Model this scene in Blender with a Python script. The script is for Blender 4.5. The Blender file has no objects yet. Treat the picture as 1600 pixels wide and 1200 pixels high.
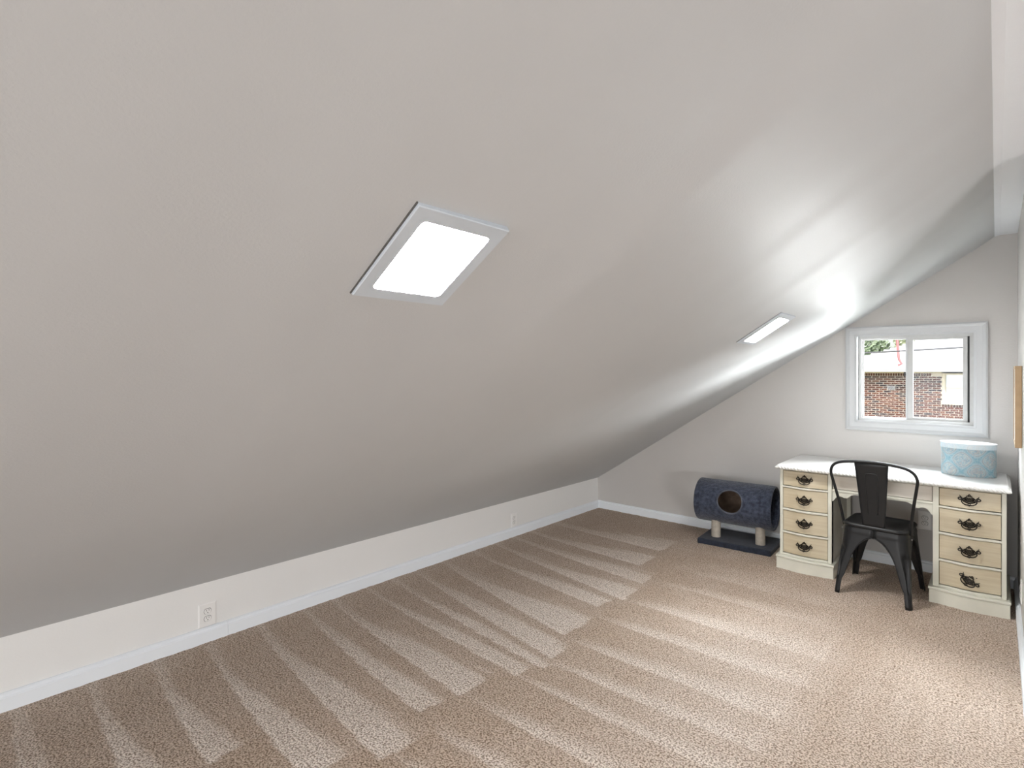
import bpy, math, random
import numpy as np
from mathutils import Vector, Matrix
random.seed(7)
S = bpy.context.scene
COL = S.collection
# ------------------------------------------------------------------ camera, world, lights, exposure
CAM_H = 1.45
cd = bpy.data.cameras.new('camera'); cam = bpy.data.objects.new('camera', cd); COL.objects.link(cam)
cam.location = (0, 0, CAM_H); cam.rotation_euler = (math.radians(90), 0, math.radians(41.688))
cd.sensor_fit = 'HORIZONTAL'; cd.sensor_width = 36.0; cd.lens = 850.0 / 1600.0 * 36.0
cd.shift_y = -21.0 / 1600.0; cd.clip_start = 0.02; cd.clip_end = 400
S.camera = cam
S.view_settings.view_transform = 'Standard'; S.view_settings.look = 'None'
S.view_settings.exposure = 0.12; S.view_settings.gamma = 1.0; S.view_settings.use_curve_mapping = False

w = bpy.data.worlds.new('world'); S.world = w; w.use_nodes = True
wn = w.node_tree.nodes; wn.clear()
wo = wn.new('ShaderNodeOutputWorld'); wb = wn.new('ShaderNodeBackground'); ws = wn.new('ShaderNodeTexSky')
ws.sky_type = 'NISHITA'; ws.sun_disc = False; ws.sun_elevation = math.radians(48); ws.sun_rotation = math.radians(200)
ws.air_density = 1.0; ws.dust_density = 2.5
w.node_tree.links.new(ws.outputs[0], wb.inputs[0]); w.node_tree.links.new(wb.outputs[0], wo.inputs[0])
wb.inputs[1].default_value = 0.35

def aim(o, target):
    d = Vector(target) - o.location
    o.rotation_euler = d.to_track_quat('-Z', 'Y').to_euler()
def area(name, loc, target, sx, sy, power, color):
    l = bpy.data.lights.new(name, 'AREA'); l.shape = 'RECTANGLE'; l.size = sx; l.size_y = sy
    l.energy = power; l.color = color
    o = bpy.data.objects.new(name, l); COL.objects.link(o); o.location = loc; aim(o, target); return o
sl = bpy.data.lights.new('sun', 'SUN'); sl.energy = 5.0; sl.angle = math.radians(0.6); sl.color = (1.0, 0.96, 0.9)
so = bpy.data.objects.new('sun', sl); COL.objects.link(so); so.location = (3, -6, 12)
so.rotation_euler = Vector((-0.45, 0.55, -0.75)).to_track_quat('-Z', 'Y').to_euler()
# added fill lamps in the unseen attic, standing in for assumed windows
P_SIDE, P_REAR, P_OVERHEAD, P_GABLE, P_PANEL, P_HIGH, P_LAT = 228.0, 165.0, 6.0, 740.0, 110.0, 2000.0, 2300.0
area('side_fill', (4.52, 0.0, 0.62), (-3.0, 2.2, 0.35), 4.8, 1.0, P_SIDE, (0.98, 0.99, 1.0))
area('rear_fill', (-0.9, -5.5, 1.1), (-1.2, 3.0, 0.95), 3.0, 1.5, P_REAR, (0.98, 0.99, 1.0))
area('overhead_fill', (0.62, 2.2, 2.33), (0.62, 2.2, 0.0), 0.7, 1.0, P_OVERHEAD, (1.0, 0.995, 0.98))  # added overhead fill lamp, no fixture is modelled
# added lamps outside the gable window, standing in for sky and ground daylight
area('gable_daylight_fill', (-1.5, 14.0, -0.85), (-0.46, 4.93, 1.35), 5.0, 2.0, P_GABLE, (0.97, 0.99, 1.0))
area('gable_daylight_fill', (-0.6, 7.6, 3.7), (-0.46, 4.93, 1.4), 4.0, 1.6, P_HIGH, (0.93, 0.97, 1.0))  # added from above to brighten the desk top and floor
area('gable_daylight_fill', (-0.46, 5.95, 0.15), (-0.46, 4.93, 1.4), 2.0, 0.9, 34.0, (0.97, 0.99, 1.0))
area('gable_daylight_fill', (3.4, 9.0, 0.6), (-0.46, 4.93, 1.4), 2.4, 2.4, P_LAT, (0.97, 0.99, 1.0))  # added from the side for the far knee wall and slope

# ------------------------------------------------------------------ materials
MATS = {}
def mat(name, color, rough=0.6, bump=0.0, bscale=200.0, var=0.0, vscale=8.0, metal=0.0, spec=0.5, dark=None, sheen=0.0, bdist=0.002, coat=0.0):
    m = bpy.data.materials.new(name); m.use_nodes = True
    nt = m.node_tree; b = nt.nodes['Principled BSDF']
    b.inputs['Roughness'].default_value = rough; b.inputs['Metallic'].default_value = metal
    b.inputs['Specular IOR Level'].default_value = spec
    if sheen: b.inputs['Sheen Weight'].default_value = sheen
    if coat: b.inputs['Coat Weight'].default_value = coat
    c = (*color, 1.0)
    tc = nt.nodes.new('ShaderNodeTexCoord')
    if var > 0 or dark:
        n = nt.nodes.new('ShaderNodeTexNoise'); n.inputs['Scale'].default_value = vscale; n.inputs['Detail'].default_value = 5
        nt.links.new(tc.outputs['Object'], n.inputs['Vector'])
        r = nt.nodes.new('ShaderNodeValToRGB'); r.color_ramp.elements[0].position = 0.3; r.color_ramp.elements[1].position = 0.7
        d = dark if dark else tuple(x * (1 - var) for x in color)
        r.color_ramp.elements[0].color = (*d, 1); r.color_ramp.elements[1].color = c
        nt.links.new(n.outputs['Fac'], r.inputs[0]); nt.links.new(r.outputs[0], b.inputs['Base Color'])
    else:
        b.inputs['Base Color'].default_value = c
    if bump > 0:
        n2 = nt.nodes.new('ShaderNodeTexNoise'); n2.inputs['Scale'].default_value = bscale; n2.inputs['Detail'].default_value = 3
        nt.links.new(tc.outputs['Object'], n2.inputs['Vector'])
        bp = nt.nodes.new('ShaderNodeBump'); bp.inputs['Strength'].default_value = bump; bp.inputs['Distance'].default_value = bdist
        nt.links.new(n2.outputs['Fac'], bp.inputs['Height']); nt.links.new(bp.outputs[0], b.inputs['Normal'])
    MATS[name] = m
    return m
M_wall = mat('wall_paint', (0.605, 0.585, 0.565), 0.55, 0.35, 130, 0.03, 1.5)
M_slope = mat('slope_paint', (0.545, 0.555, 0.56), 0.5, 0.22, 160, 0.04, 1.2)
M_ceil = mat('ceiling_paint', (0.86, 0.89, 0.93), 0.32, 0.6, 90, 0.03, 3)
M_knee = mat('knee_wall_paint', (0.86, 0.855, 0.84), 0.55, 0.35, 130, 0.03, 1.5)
M_trim = mat('trim_paint', (0.86, 0.90, 0.94), 0.35)
M_casing = mat('casing_paint', (0.54, 0.55, 0.56), 0.35)
M_alu = mat('painted_aluminium', (0.52, 0.52, 0.51), 0.35, 0, var=0.08, vscale=30)
M_matteblack = mat('matte_black', (0.06, 0.06, 0.06), 0.6)
M_gap = mat('gap_dark', (0.10, 0.095, 0.09), 0.8)
M_flange = mat('flange_metal', (0.56, 0.61, 0.66), 0.4, 0.1, 60, 0.04, 12)
M_blackmetal = mat('black_metal', (0.012, 0.0125, 0.0135), 0.38, 0.15, 400, 0.2, 30, metal=0.0, spec=0.38)
M_cream = mat('cream_paint', (0.73, 0.72, 0.62), 0.42, 0.1, 60, 0.10, 9)
M_creamtop = mat('white_top_paint', (0.80, 0.795, 0.77), 0.25, 0.05, 30, 0.03, 10, coat=0.3)
M_plate = mat('outlet_plastic', (0.88, 0.87, 0.855), 0.3)
M_slot = mat('slot_dark', (0.03, 0.03, 0.03), 0.6)
M_bronze = mat('aged_bronze', (0.022, 0.017, 0.012), 0.42, 0.3, 300, 0.5, 80, metal=0.35)
M_wood = mat('frame_wood', (0.42, 0.29, 0.16), 0.5, 0.1, 80, 0.15, 20)
M_mat = mat('frame_mount', (0.82, 0.81, 0.79), 0.6)
M_navy = mat('navy_carpet', (0.062, 0.075, 0.115), 0.95, 1.0, 110, 0.0, 38, dark=(0.012, 0.017, 0.034), sheen=0.30, bdist=0.006)
M_navyd = mat('navy_carpet_base', (0.024, 0.031, 0.052), 0.95, 1.0, 110, 0.0, 38, dark=(0.009, 0.012, 0.022), sheen=0.15, bdist=0.006)
M_lining = mat('brown_lining', (0.20, 0.14, 0.10), 0.9, 0.8, 120, 0.5, 18)
M_sisal = mat('sisal_wrap', (0.50, 0.45, 0.38), 0.9, 0.6, 90, 0.25, 40)
M_brick = [mat('brick_red', (0.15, 0.062, 0.042), 0.85, 0.4, 60, 0.3, 9), mat('brick_brown', (0.105, 0.055, 0.042), 0.85, 0.4, 60, 0.3, 9),
           mat('brick_orange', (0.19, 0.085, 0.05), 0.85, 0.4, 60, 0.3, 9), mat('brick_dark', (0.06, 0.045, 0.045), 0.85, 0.4, 60, 0.3, 9)]
M_mortar = mat('mortar', (0.82, 0.74, 0.64), 0.9, 0.5, 60, 0.1, 12)
M_roof = mat('pale_shingle', (0.72, 0.70, 0.68), 0.9, 0.4, 30, 0.12, 3)
M_fascia = mat('fascia_paint', (0.60, 0.60, 0.60), 0.5)
M_soffit = mat('cream_house_trim', (0.68, 0.60, 0.44), 0.5)
M_redpipe = mat('red_pipe', (0.50, 0.20, 0.20), 0.5)
M_leaf = [mat('leaf_green', (0.34, 0.42, 0.26), 0.6, var=0.4, vscale=3), mat('leaf_pale', (0.62, 0.66, 0.42), 0.6, var=0.4, vscale=3)]
M_bark = mat('bark', (0.16, 0.12, 0.09), 0.9, 0.8, 20, 0.3, 8)
M_grass = mat('lawn', (0.27, 0.28, 0.20), 0.9, 0.6, 8, 0.4, 2)
M_siding = mat('outer_wall', (0.5, 0.47, 0.42), 0.8)
M_wire = mat('wire_black', (0.10, 0.10, 0.10), 0.6)

def drawer_mat():
    m = mat('glazed_drawer_wood', (0.60, 0.52, 0.36), 0.4)
    nt = m.node_tree; b = nt.nodes['Principled BSDF']; tc = nt.nodes.new('ShaderNodeTexCoord')
    mp = nt.nodes.new('ShaderNodeMapping'); mp.inputs['Scale'].default_value = (3, 3, 55)
    n = nt.nodes.new('ShaderNodeTexNoise'); n.inputs['Scale'].default_value = 1.6; n.inputs['Detail'].default_value = 6
    r = nt.nodes.new('ShaderNodeValToRGB'); r.color_ramp.elements[0].position = 0.3; r.color_ramp.elements[1].position = 0.72
    r.color_ramp.elements[0].color = (0.50, 0.41, 0.27, 1); r.color_ramp.elements[1].color = (0.66, 0.595, 0.445, 1)
    nt.links.new(tc.outputs['Object'], mp.inputs[0]); nt.links.new(mp.outputs[0], n.inputs['Vector'])
    n3 = nt.nodes.new('ShaderNodeTexNoise'); n3.inputs['Scale'].default_value = 5.0
    nt.links.new(tc.outputs['Object'], n3.inputs['Vector'])
    mx = nt.nodes.new('ShaderNodeMix'); mx.data_type = 'FLOAT'; mx.inputs[0].default_value = 0.5
    nt.links.new(n.outputs['Fac'], mx.inputs[2]); nt.links.new(n3.outputs['Fac'], mx.inputs[3])
    nt.links.new(mx.outputs[0], r.inputs[0]); nt.links.new(r.outputs[0], b.inputs['Base Color'])
    return m
M_drawer = drawer_mat()
def center_mat():
    m = M_drawer.copy(); m.name = 'glazed_center_wood'
    for n in m.node_tree.nodes:
        if n.type == 'VALTORGB':
            n.color_ramp.elements[0].color = (0.66, 0.60, 0.51, 1); n.color_ramp.elements[1].color = (0.74, 0.70, 0.63, 1)
    return m
M_center = center_mat()
def panel_mat():
    m = bpy.data.materials.new('lit_diffuser'); m.use_nodes = True; b = m.node_tree.nodes['Principled BSDF']
    b.inputs['Base Color'].default_value = (0.9, 0.9, 0.9, 1); b.inputs['Emission Color'].default_value = (1, 1, 1, 1)
    b.inputs['Emission Strength'].default_value = P_PANEL
    return m
M_diff = panel_mat()
def glass_mat(name, haze):
    m = bpy.data.materials.new(name); m.use_nodes = True; nt = m.node_tree; nt.nodes.clear()
    o = nt.nodes.new('ShaderNodeOutputMaterial'); t = nt.nodes.new('ShaderNodeBsdfTransparent'); t.inputs[0].default_value = (0.96, 0.97, 0.97, 1)
    g = nt.nodes.new('ShaderNodeBsdfGlossy'); g.inputs['Roughness'].default_value = 0.02
    f = nt.nodes.new('ShaderNodeFresnel'); f.inputs[0].default_value = 1.10
    mx = nt.nodes.new('ShaderNodeMixShader')
    nt.links.new(f.outputs[0], mx.inputs[0]); nt.links.new(t.outputs[0], mx.inputs[1]); nt.links.new(g.outputs[0], mx.inputs[2])
    if haze > 0:
        d = nt.nodes.new('ShaderNodeBsdfTranslucent'); d.inputs[0].default_value = (0.85, 0.88, 1.0, 1)
        m2 = nt.nodes.new('ShaderNodeMixShader'); m2.inputs[0].default_value = haze
        nt.links.new(mx.outputs[0], m2.inputs[1]); nt.links.new(d.outputs[0], m2.inputs[2]); nt.links.new(m2.outputs[0], o.inputs[0])
    else:
        nt.links.new(mx.outputs[0], o.inputs[0])
    return m
M_glass = glass_mat('clear_glass', 0.0); M_glass2 = glass_mat('veiled_glass', 0.003)  # second glass has a faint bluish veil painting in reflected glare
def housepane():
    return mat('painted_sky_pane', (0.62, 0.66, 0.74), 0.15, spec=0.8)  # pale bluish base colour paints in the reflected sky
M_hpane = housepane()
def attr_mat(name, rough, rampset, bump, bscale, bdist, sheen=0.0):
    """colour from a 'nap' attribute plus fine pile noise"""
    m = bpy.data.materials.new(name); m.use_nodes = True; nt = m.node_tree; b = nt.nodes['Principled BSDF']
    b.inputs['Roughness'].default_value = rough; b.inputs['Specular IOR Level'].default_value = 0.15
    b.inputs['Sheen Weight'].default_value = sheen
    a = nt.nodes.new('ShaderNodeAttribute'); a.attribute_name = 'nap_shade'
    tc = nt.nodes.new('ShaderNodeTexCoord')
    v = nt.nodes.new('ShaderNodeTexNoise'); v.inputs['Scale'].default_value = bscale; v.inputs['Detail'].default_value = 2.5; v.inputs['Roughness'].default_value = 0.65
    nt.links.new(tc.outputs['Object'], v.inputs['Vector'])
    v2 = nt.nodes.new('ShaderNodeTexNoise'); v2.inputs['Scale'].default_value = bscale * 0.33; v2.inputs['Detail'].default_value = 2
    nt.links.new(tc.outputs['Object'], v2.inputs['Vector'])
    ad = nt.nodes.new('ShaderNodeMath'); ad.operation = 'MULTIPLY_ADD'; ad.inputs[1].default_value = 1.0
    r = nt.nodes.new('ShaderNodeValToRGB')
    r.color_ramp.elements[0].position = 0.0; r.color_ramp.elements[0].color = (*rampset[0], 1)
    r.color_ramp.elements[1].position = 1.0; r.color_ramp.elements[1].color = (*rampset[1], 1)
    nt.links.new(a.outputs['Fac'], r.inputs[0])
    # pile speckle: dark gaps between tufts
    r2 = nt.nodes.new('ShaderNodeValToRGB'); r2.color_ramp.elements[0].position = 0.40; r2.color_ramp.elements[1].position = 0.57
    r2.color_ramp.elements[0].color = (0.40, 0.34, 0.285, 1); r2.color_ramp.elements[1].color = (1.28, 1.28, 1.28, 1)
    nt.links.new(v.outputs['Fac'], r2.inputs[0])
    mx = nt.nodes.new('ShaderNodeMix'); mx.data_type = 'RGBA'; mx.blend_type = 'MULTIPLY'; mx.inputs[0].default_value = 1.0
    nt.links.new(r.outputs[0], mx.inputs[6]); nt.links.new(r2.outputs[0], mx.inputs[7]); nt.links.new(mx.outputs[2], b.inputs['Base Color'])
    s = nt.nodes.new('ShaderNodeMath'); s.operation = 'ADD'
    nt.links.new(v.outputs['Fac'], s.inputs[0]); nt.links.new(v2.outputs['Fac'], s.inputs[1])
    bp = nt.nodes.new('ShaderNodeBump'); bp.inputs['Strength'].default_value = bump; bp.inputs['Distance'].default_value = bdist
    nt.links.new(s.outputs[0], bp.inputs['Height']); nt.links.new(bp.outputs[0], b.inputs['Normal'])
    return m
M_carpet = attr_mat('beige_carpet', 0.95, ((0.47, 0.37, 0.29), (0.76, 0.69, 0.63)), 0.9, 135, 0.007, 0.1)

# ------------------------------------------------------------------ helpers
def link(o, parent=None):
    COL.objects.link(o)
    if parent: o.parent = parent
    return o
def tag(o, label=None, cat=None, group=None, kind=None):
    if label: o['label'] = label
    if cat: o['category'] = cat
    if group: o['group'] = group
    if kind: o['kind'] = kind
    return o
def empty(name, loc, rz=0.0, **k):
    o = bpy.data.objects.new(name, None); o.empty_display_size = 0.1; link(o); o.location = loc; o.rotation_euler = (0, 0, rz)
    return tag(o, **k)
class MB:
    def __init__(s): s.v = []; s.f = []; s.m = []
    def add(s, vs, fs, mi=0):
        n = len(s.v); s.v += [tuple(p) for p in vs]; s.f += [tuple(i + n for i in f) for f in fs]; s.m += [mi] * len(fs); return s
    def box(s, x0, x1, y0, y1, z0, z1, mi=0):
        vs = [(x, y, z) for x in (x0, x1) for y in (y0, y1) for z in (z0, z1)]
        return s.add(vs, [(0, 1, 3, 2), (4, 6, 7, 5), (0, 4, 5, 1), (2, 3, 7, 6), (0, 2, 6, 4), (1, 5, 7, 3)], mi)
    def prism(s, prof, a, b, axis='x', mi=0):
        """closed 2-D profile swept along an axis; profile in the other two axes"""
        n = len(prof)
        def P(p, t):
            return (t, p[0], p[1]) if axis == 'x' else (p[0], t, p[1]) if axis == 'y' else (p[0], p[1], t)
        vs = [P(p, a) for p in prof] + [P(p, b) for p in prof]
        fs = [(i, (i + 1) % n, n + (i + 1) % n, n + i) for i in range(n)] + [tuple(range(n))[::-1], tuple(range(n, 2 * n))]
        return s.add(vs, fs, mi)
    def tube(s, pts, r, n=6, closed=False, mi=0, flat=1.0):
        pts = [Vector(p) for p in pts]; N = len(pts); rs = r if isinstance(r, (list, tuple)) else [r] * N
        rings = []; up = None
        for i, p in enumerate(pts):
            if closed: d = pts[(i + 1) % N] - pts[i - 1]
            else: d = pts[min(i + 1, N - 1)] - pts[max(i - 1, 0)]
            d.normalize()
            if up is None:
                up = Vector((0, 0, 1)) if abs(d.z) < 0.9 else Vector((0, 1, 0))
            u = (up - d * up.dot(d))
            if u.length < 1e-4: u = d.orthogonal()
            u.normalize(); v = d.cross(u); up = u
            rings.append([p + (u * math.cos(2 * math.pi * k / n) + v * math.sin(2 * math.pi * k / n) * flat) * rs[i] for k in range(n)])
        vs = [q for rg in rings for q in rg]; fs = []
        for i in range(N if closed else N - 1):
            j = (i + 1) % N
            for k in range(n): fs.append((i * n + k, i * n + (k + 1) % n, j * n + (k + 1) % n, j * n + k))
        if not closed: fs += [tuple(range(n))[::-1], tuple((N - 1) * n + k for k in range(n))]
        return s.add(vs, fs, mi)
    def build(s, name, mats, parent=None, smooth=False, bevel=0.0, segs=2, recalc=True, angle=40):
        me = bpy.data.meshes.new(name); me.from_pydata(s.v, [], s.f)
        mats = mats if isinstance(mats, (list, tuple)) else [mats]
        for m in mats: me.materials.append(m)
        if len(mats) > 1: me.polygons.foreach_set('material_index', s.m)
        if recalc:
            import bmesh
            bm = bmesh.new(); bm.from_mesh(me); bmesh.ops.recalc_face_normals(bm, faces=bm.faces); bm.to_mesh(me); bm.free()
        if smooth:
            me.polygons.foreach_set('use_smooth', [True] * len(me.polygons))
            if angle < 180:
                try: me.set_sharp_from_angle(angle=math.radians(angle))
                except Exception: pass
        me.update()
        o = bpy.data.objects.new(name, me); link(o, parent)
        if bevel > 0:
            b = o.modifiers.new('bevel', 'BEVEL'); b.width = bevel; b.segments = segs; b.limit_method = 'ANGLE'; b.angle_limit = math.radians(35)
        return o
def smoothstep(a, b, x):
    t = min(1, max(0, (x - a) / (b - a))); return t * t * (3 - 2 * t)

# ------------------------------------------------------------------ room shell
XL, YB, XR = -3.162, 4.926, 0.105          # left knee wall, back gable wall, right wall
YF, XRR = -5.6, 4.6                        # the rest of the attic behind the camera
KH, CX, CZ = 0.314, -0.010, 2.356          # knee wall height, line where slope meets flat ceiling
MS = (CZ - KH) / (CX - XL)
YE = 3.12                                   # right wall ends here
def struct(o, label=None, cat='structure'):
    o['kind'] = 'structure'; 
    if label: o['label'] = label; o['category'] = cat
    return o
# floor with painted shade by the desk and the vacuum strokes of the carpet nap
def vnoise(shape_seed):
    rng = np.random.RandomState(shape_seed); tab = rng.rand(256, 256)
    def f(x, y):
        xi = np.floor(x).astype(int); yi = np.floor(y).astype(int); fx = x - xi; fy = y - yi
        fx = fx * fx * (3 - 2 * fx); fy = fy * fy * (3 - 2 * fy)
        g = lambda a, b: tab[a % 256, b % 256]
        return (g(xi, yi) * (1 - fx) + g(xi + 1, yi) * fx) * (1 - fy) + (g(xi, yi + 1) * (1 - fx) + g(xi + 1, yi + 1) * fx) * fy
    return f
NZ = vnoise(3)
def sst(a, b, x):
    t = np.clip((x - a) / (b - a), 0, 1); return t * t * (3 - 2 * t)
def nap_shade(X, Y):
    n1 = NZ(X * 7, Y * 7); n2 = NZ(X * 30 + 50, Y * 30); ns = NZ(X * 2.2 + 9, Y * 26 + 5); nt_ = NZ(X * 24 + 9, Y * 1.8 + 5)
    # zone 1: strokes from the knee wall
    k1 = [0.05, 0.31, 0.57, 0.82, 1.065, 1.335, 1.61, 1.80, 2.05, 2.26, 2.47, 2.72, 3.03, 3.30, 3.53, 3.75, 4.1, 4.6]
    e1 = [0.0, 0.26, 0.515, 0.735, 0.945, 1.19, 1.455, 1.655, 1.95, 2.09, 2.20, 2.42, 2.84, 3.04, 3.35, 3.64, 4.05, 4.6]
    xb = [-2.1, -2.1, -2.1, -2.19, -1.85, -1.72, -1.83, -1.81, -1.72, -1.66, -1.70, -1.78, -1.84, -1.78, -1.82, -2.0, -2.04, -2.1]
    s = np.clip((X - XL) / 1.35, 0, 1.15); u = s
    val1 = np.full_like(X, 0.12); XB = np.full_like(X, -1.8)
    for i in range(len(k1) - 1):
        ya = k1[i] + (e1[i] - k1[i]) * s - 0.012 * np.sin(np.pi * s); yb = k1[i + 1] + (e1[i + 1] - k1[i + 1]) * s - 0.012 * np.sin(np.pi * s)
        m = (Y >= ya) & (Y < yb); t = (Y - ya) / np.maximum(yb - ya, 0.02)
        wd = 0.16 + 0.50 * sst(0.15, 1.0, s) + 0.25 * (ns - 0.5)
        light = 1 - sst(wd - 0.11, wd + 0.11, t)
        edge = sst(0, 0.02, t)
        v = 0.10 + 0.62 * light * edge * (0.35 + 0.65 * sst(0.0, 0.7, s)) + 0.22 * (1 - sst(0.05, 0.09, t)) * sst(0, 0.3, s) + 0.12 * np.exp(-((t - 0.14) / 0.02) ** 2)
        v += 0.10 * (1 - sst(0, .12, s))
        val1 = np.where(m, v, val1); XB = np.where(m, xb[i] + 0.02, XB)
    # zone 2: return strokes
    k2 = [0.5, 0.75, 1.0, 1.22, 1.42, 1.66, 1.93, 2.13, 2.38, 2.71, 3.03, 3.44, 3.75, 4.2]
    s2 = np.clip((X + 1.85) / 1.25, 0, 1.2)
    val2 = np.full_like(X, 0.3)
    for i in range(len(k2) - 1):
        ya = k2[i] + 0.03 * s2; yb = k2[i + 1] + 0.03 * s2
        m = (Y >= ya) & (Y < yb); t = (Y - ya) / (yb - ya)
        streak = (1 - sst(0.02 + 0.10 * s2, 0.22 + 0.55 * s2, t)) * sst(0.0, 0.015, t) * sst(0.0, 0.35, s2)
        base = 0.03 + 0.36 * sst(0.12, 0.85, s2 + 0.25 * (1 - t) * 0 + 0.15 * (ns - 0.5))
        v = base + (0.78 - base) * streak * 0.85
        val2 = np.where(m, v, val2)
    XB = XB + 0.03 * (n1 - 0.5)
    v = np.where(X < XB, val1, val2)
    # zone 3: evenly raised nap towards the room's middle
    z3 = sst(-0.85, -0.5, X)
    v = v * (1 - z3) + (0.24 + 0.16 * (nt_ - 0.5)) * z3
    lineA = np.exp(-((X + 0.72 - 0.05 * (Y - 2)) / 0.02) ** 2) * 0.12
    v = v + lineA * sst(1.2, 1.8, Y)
    far = sst(3.0, 3.75, Y + 0.25 * (X + 1.0) * 0 + 0.3 * (n1 - 0.5)) * sst(-2.1, -1.7, X)  # shade painted into the colour: browner carpet around the desk
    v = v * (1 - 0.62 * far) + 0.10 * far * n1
    v = v * (1 - 0.45 * sst(3.9, 4.6, Y))  # painted shade deepens towards the back wall
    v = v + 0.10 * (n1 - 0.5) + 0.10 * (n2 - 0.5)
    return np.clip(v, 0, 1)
def make_floor():
    xs = np.linspace(XL - 0.05, XRR + 0.05, 560); ys = np.linspace(YF - 0.05, YB + 0.05, 780)
    X, Y = np.meshgrid(xs, ys)
    Z = 0.004 * (NZ(X * 40, Y * 40) - 0.5)
    nx, ny = len(xs), len(ys); V = np.stack([X.ravel(), Y.ravel(), Z.ravel()], 1)
    i = np.arange(nx - 1); j = np.arange(ny - 1); I, J = np.meshgrid(i, j); a = (J * nx + I).ravel()
    F = np.stack([a, a + 1, a + 1 + nx, a + nx], 1)
    me = bpy.data.meshes.new('floor'); me.vertices.add(len(V)); me.vertices.foreach_set('co', V.ravel())
    me.loops.add(F.size); me.loops.foreach_set('vertex_index', F.ravel().astype(np.int32))
    me.polygons.add(len(F)); me.polygons.foreach_set('loop_start', np.arange(0, F.size, 4, dtype=np.int32))
    me.polygons.foreach_set('use_smooth', [True] * len(F)); me.update(calc_edges=True)
    at = me.attributes.new('nap_shade', 'FLOAT', 'POINT'); at.data.foreach_set('value', nap_shade(X, Y).ravel().astype(np.float32))
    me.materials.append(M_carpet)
    o = bpy.data.objects.new('floor', me); link(o)
    return struct(o)
make_floor()
struct(MB().box(XL - 0.3, XRR + 0.3, YF - 0.3, YB + 0.16, -0.25, -0.03).build('floor_slab', M_siding))
# sloping ceiling: a drywall surface with gentle waves, backed by the roof thickness
def slope_wave(s, Y):
    """inward bulge of the drywall (metres), s = 0 at the knee wall, 1 at the top"""
    f = sst(0.42, 0.92, s)
    w = 0.022 * np.exp(-np.clip(Y - 1.47, 0, 9) / 1.0) * sst(1.25, 1.47, Y) * f
    w = w + 0.004 * np.sin(Y * 4.1 + 0.7) * f + 0.0030 * np.exp(-((Y - 2.35) / 0.10) ** 2) * f + 0.0035 * np.exp(-((Y - 2.95) / 0.09) ** 2)
    w = w + 0.0045 * (NZ(s * 3 + 20, Y * 5 + 2) - 0.5) + 0.0060 * (NZ(s * 2.2 + 40, Y * 1.7 + 2) - 0.5)
    w = w + 0.0025 * np.exp(-((Y - 3.75) / 0.12) ** 2)
    return w * sst(0, 0.05, s) * (1 - sst(0.97, 1.0, s))
def make_slope():
    ns, ny = 90, 600
    ss = np.linspace(0, 1, ns); ys = np.linspace(YF, YB, ny); SS, YY = np.meshgrid(ss, ys)
    nrm = Vector((MS, 0, -1)).normalized(); W = slope_wave(SS, YY)
    X = XL + (CX - XL) * SS + nrm.x * W; Z = KH + (CZ - KH) * SS + nrm.z * W
    V = np.stack([X.ravel(), YY.ravel(), Z.ravel()], 1).tolist()
    F = [(j * ns + i, j * ns + i + 1, (j + 1) * ns + i + 1, (j + 1) * ns + i) for j in range(ny - 1) for i in range(ns - 1)]
    mb = MB(); mb.v = [tuple(v) for v in V]; mb.f = F; mb.m = [0] * len(F)
    mb.prism([(XL - 0.1, KH + 0.06), (CX, CZ + 0.12), (CX, CZ + 0.3), (XL - 0.1, KH + 0.3)], YF - 0.2, YB + 0.2, 'y', 1)
    o = mb.build('ceiling', [M_slope, M_siding], recalc=False, smooth=True, angle=30)
    return struct(o)
make_slope()
TB = 0.028
mb = MB(); mb.prism([(CX, CZ), (CX + TB, CZ + 0.006), (XRR + 0.1, CZ + 0.006), (XRR + 0.1, CZ + 0.3), (CX, CZ + 0.3)], YF - 0.2, YB + 0.2, 'y')
struct(mb.build('ceiling_flat', M_ceil))
# knee wall, gable wall with window opening, right wall, rest of the attic
struct(MB().box(XL - 0.12, XL, YF - 0.2, YB + 0.15, -0.05, KH + 0.02).build('wall_left', M_knee))
WX0, WX1, WZ0, WZ1 = -0.807, -0.115, 1.063, 1.715
def hole_wall(x0, x1, z0, z1, y0, y1, hx0, hx1, hz0, hz1):
    m = MB(); m.box(x0, hx0, y0, y1, z0, z1); m.box(hx1, x1, y0, y1, z0, z1); m.box(hx0, hx1, y0, y1, z0, hz0); m.box(hx0, hx1, y0, y1, hz1, z1); return m
struct(hole_wall(XL - 0.1, XRR + 0.1, -0.05, 2.6, YB, YB + 0.14, WX0 - 0.012, WX1 + 0.012, WZ0 - 0.012, WZ1 + 0.012).build('wall_back', M_wall))
struct(MB().box(XR, XR + 0.11, YE, YB + 0.05, -0.05, CZ + 0.05).build('wall_right', M_wall))
struct(MB().box(XRR, XRR + 0.12, YF - 0.2, YB + 0.1, -0.05, CZ + 0.1).build('wall_far_right', M_wall))
struct(MB().box(XL - 0.1, XRR + 0.1, YF - 0.12, YF, -0.05, 2.6).build('wall_front', M_wall))
# baseboards
BH = 0.078
def bprof(t=0.020, h=BH): return [(0, -0.02), (t, -0.02), (t, h - 0.020), (t * 0.72, h - 0.014), (t * 0.68, h - 0.006), (t * 0.35, h), (0, h)]
YJ = 1.19
for a, b in ((YF, YJ - 0.0008), (YJ + 0.0008, YB)):
    struct(MB().prism([(XL + p[0], p[1]) for p in bprof()], a, b, 'y').build('baseboard_left', M_trim))
struct(MB().prism([(YB - p[0], p[1]) for p in bprof()], XL + 0.0, XR, 'x').build('baseboard_back', M_trim))
struct(MB().prism([(XR - p[0], p[1]) for p in bprof()], YE, YB, 'y').build('baseboard_right', M_trim))

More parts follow.
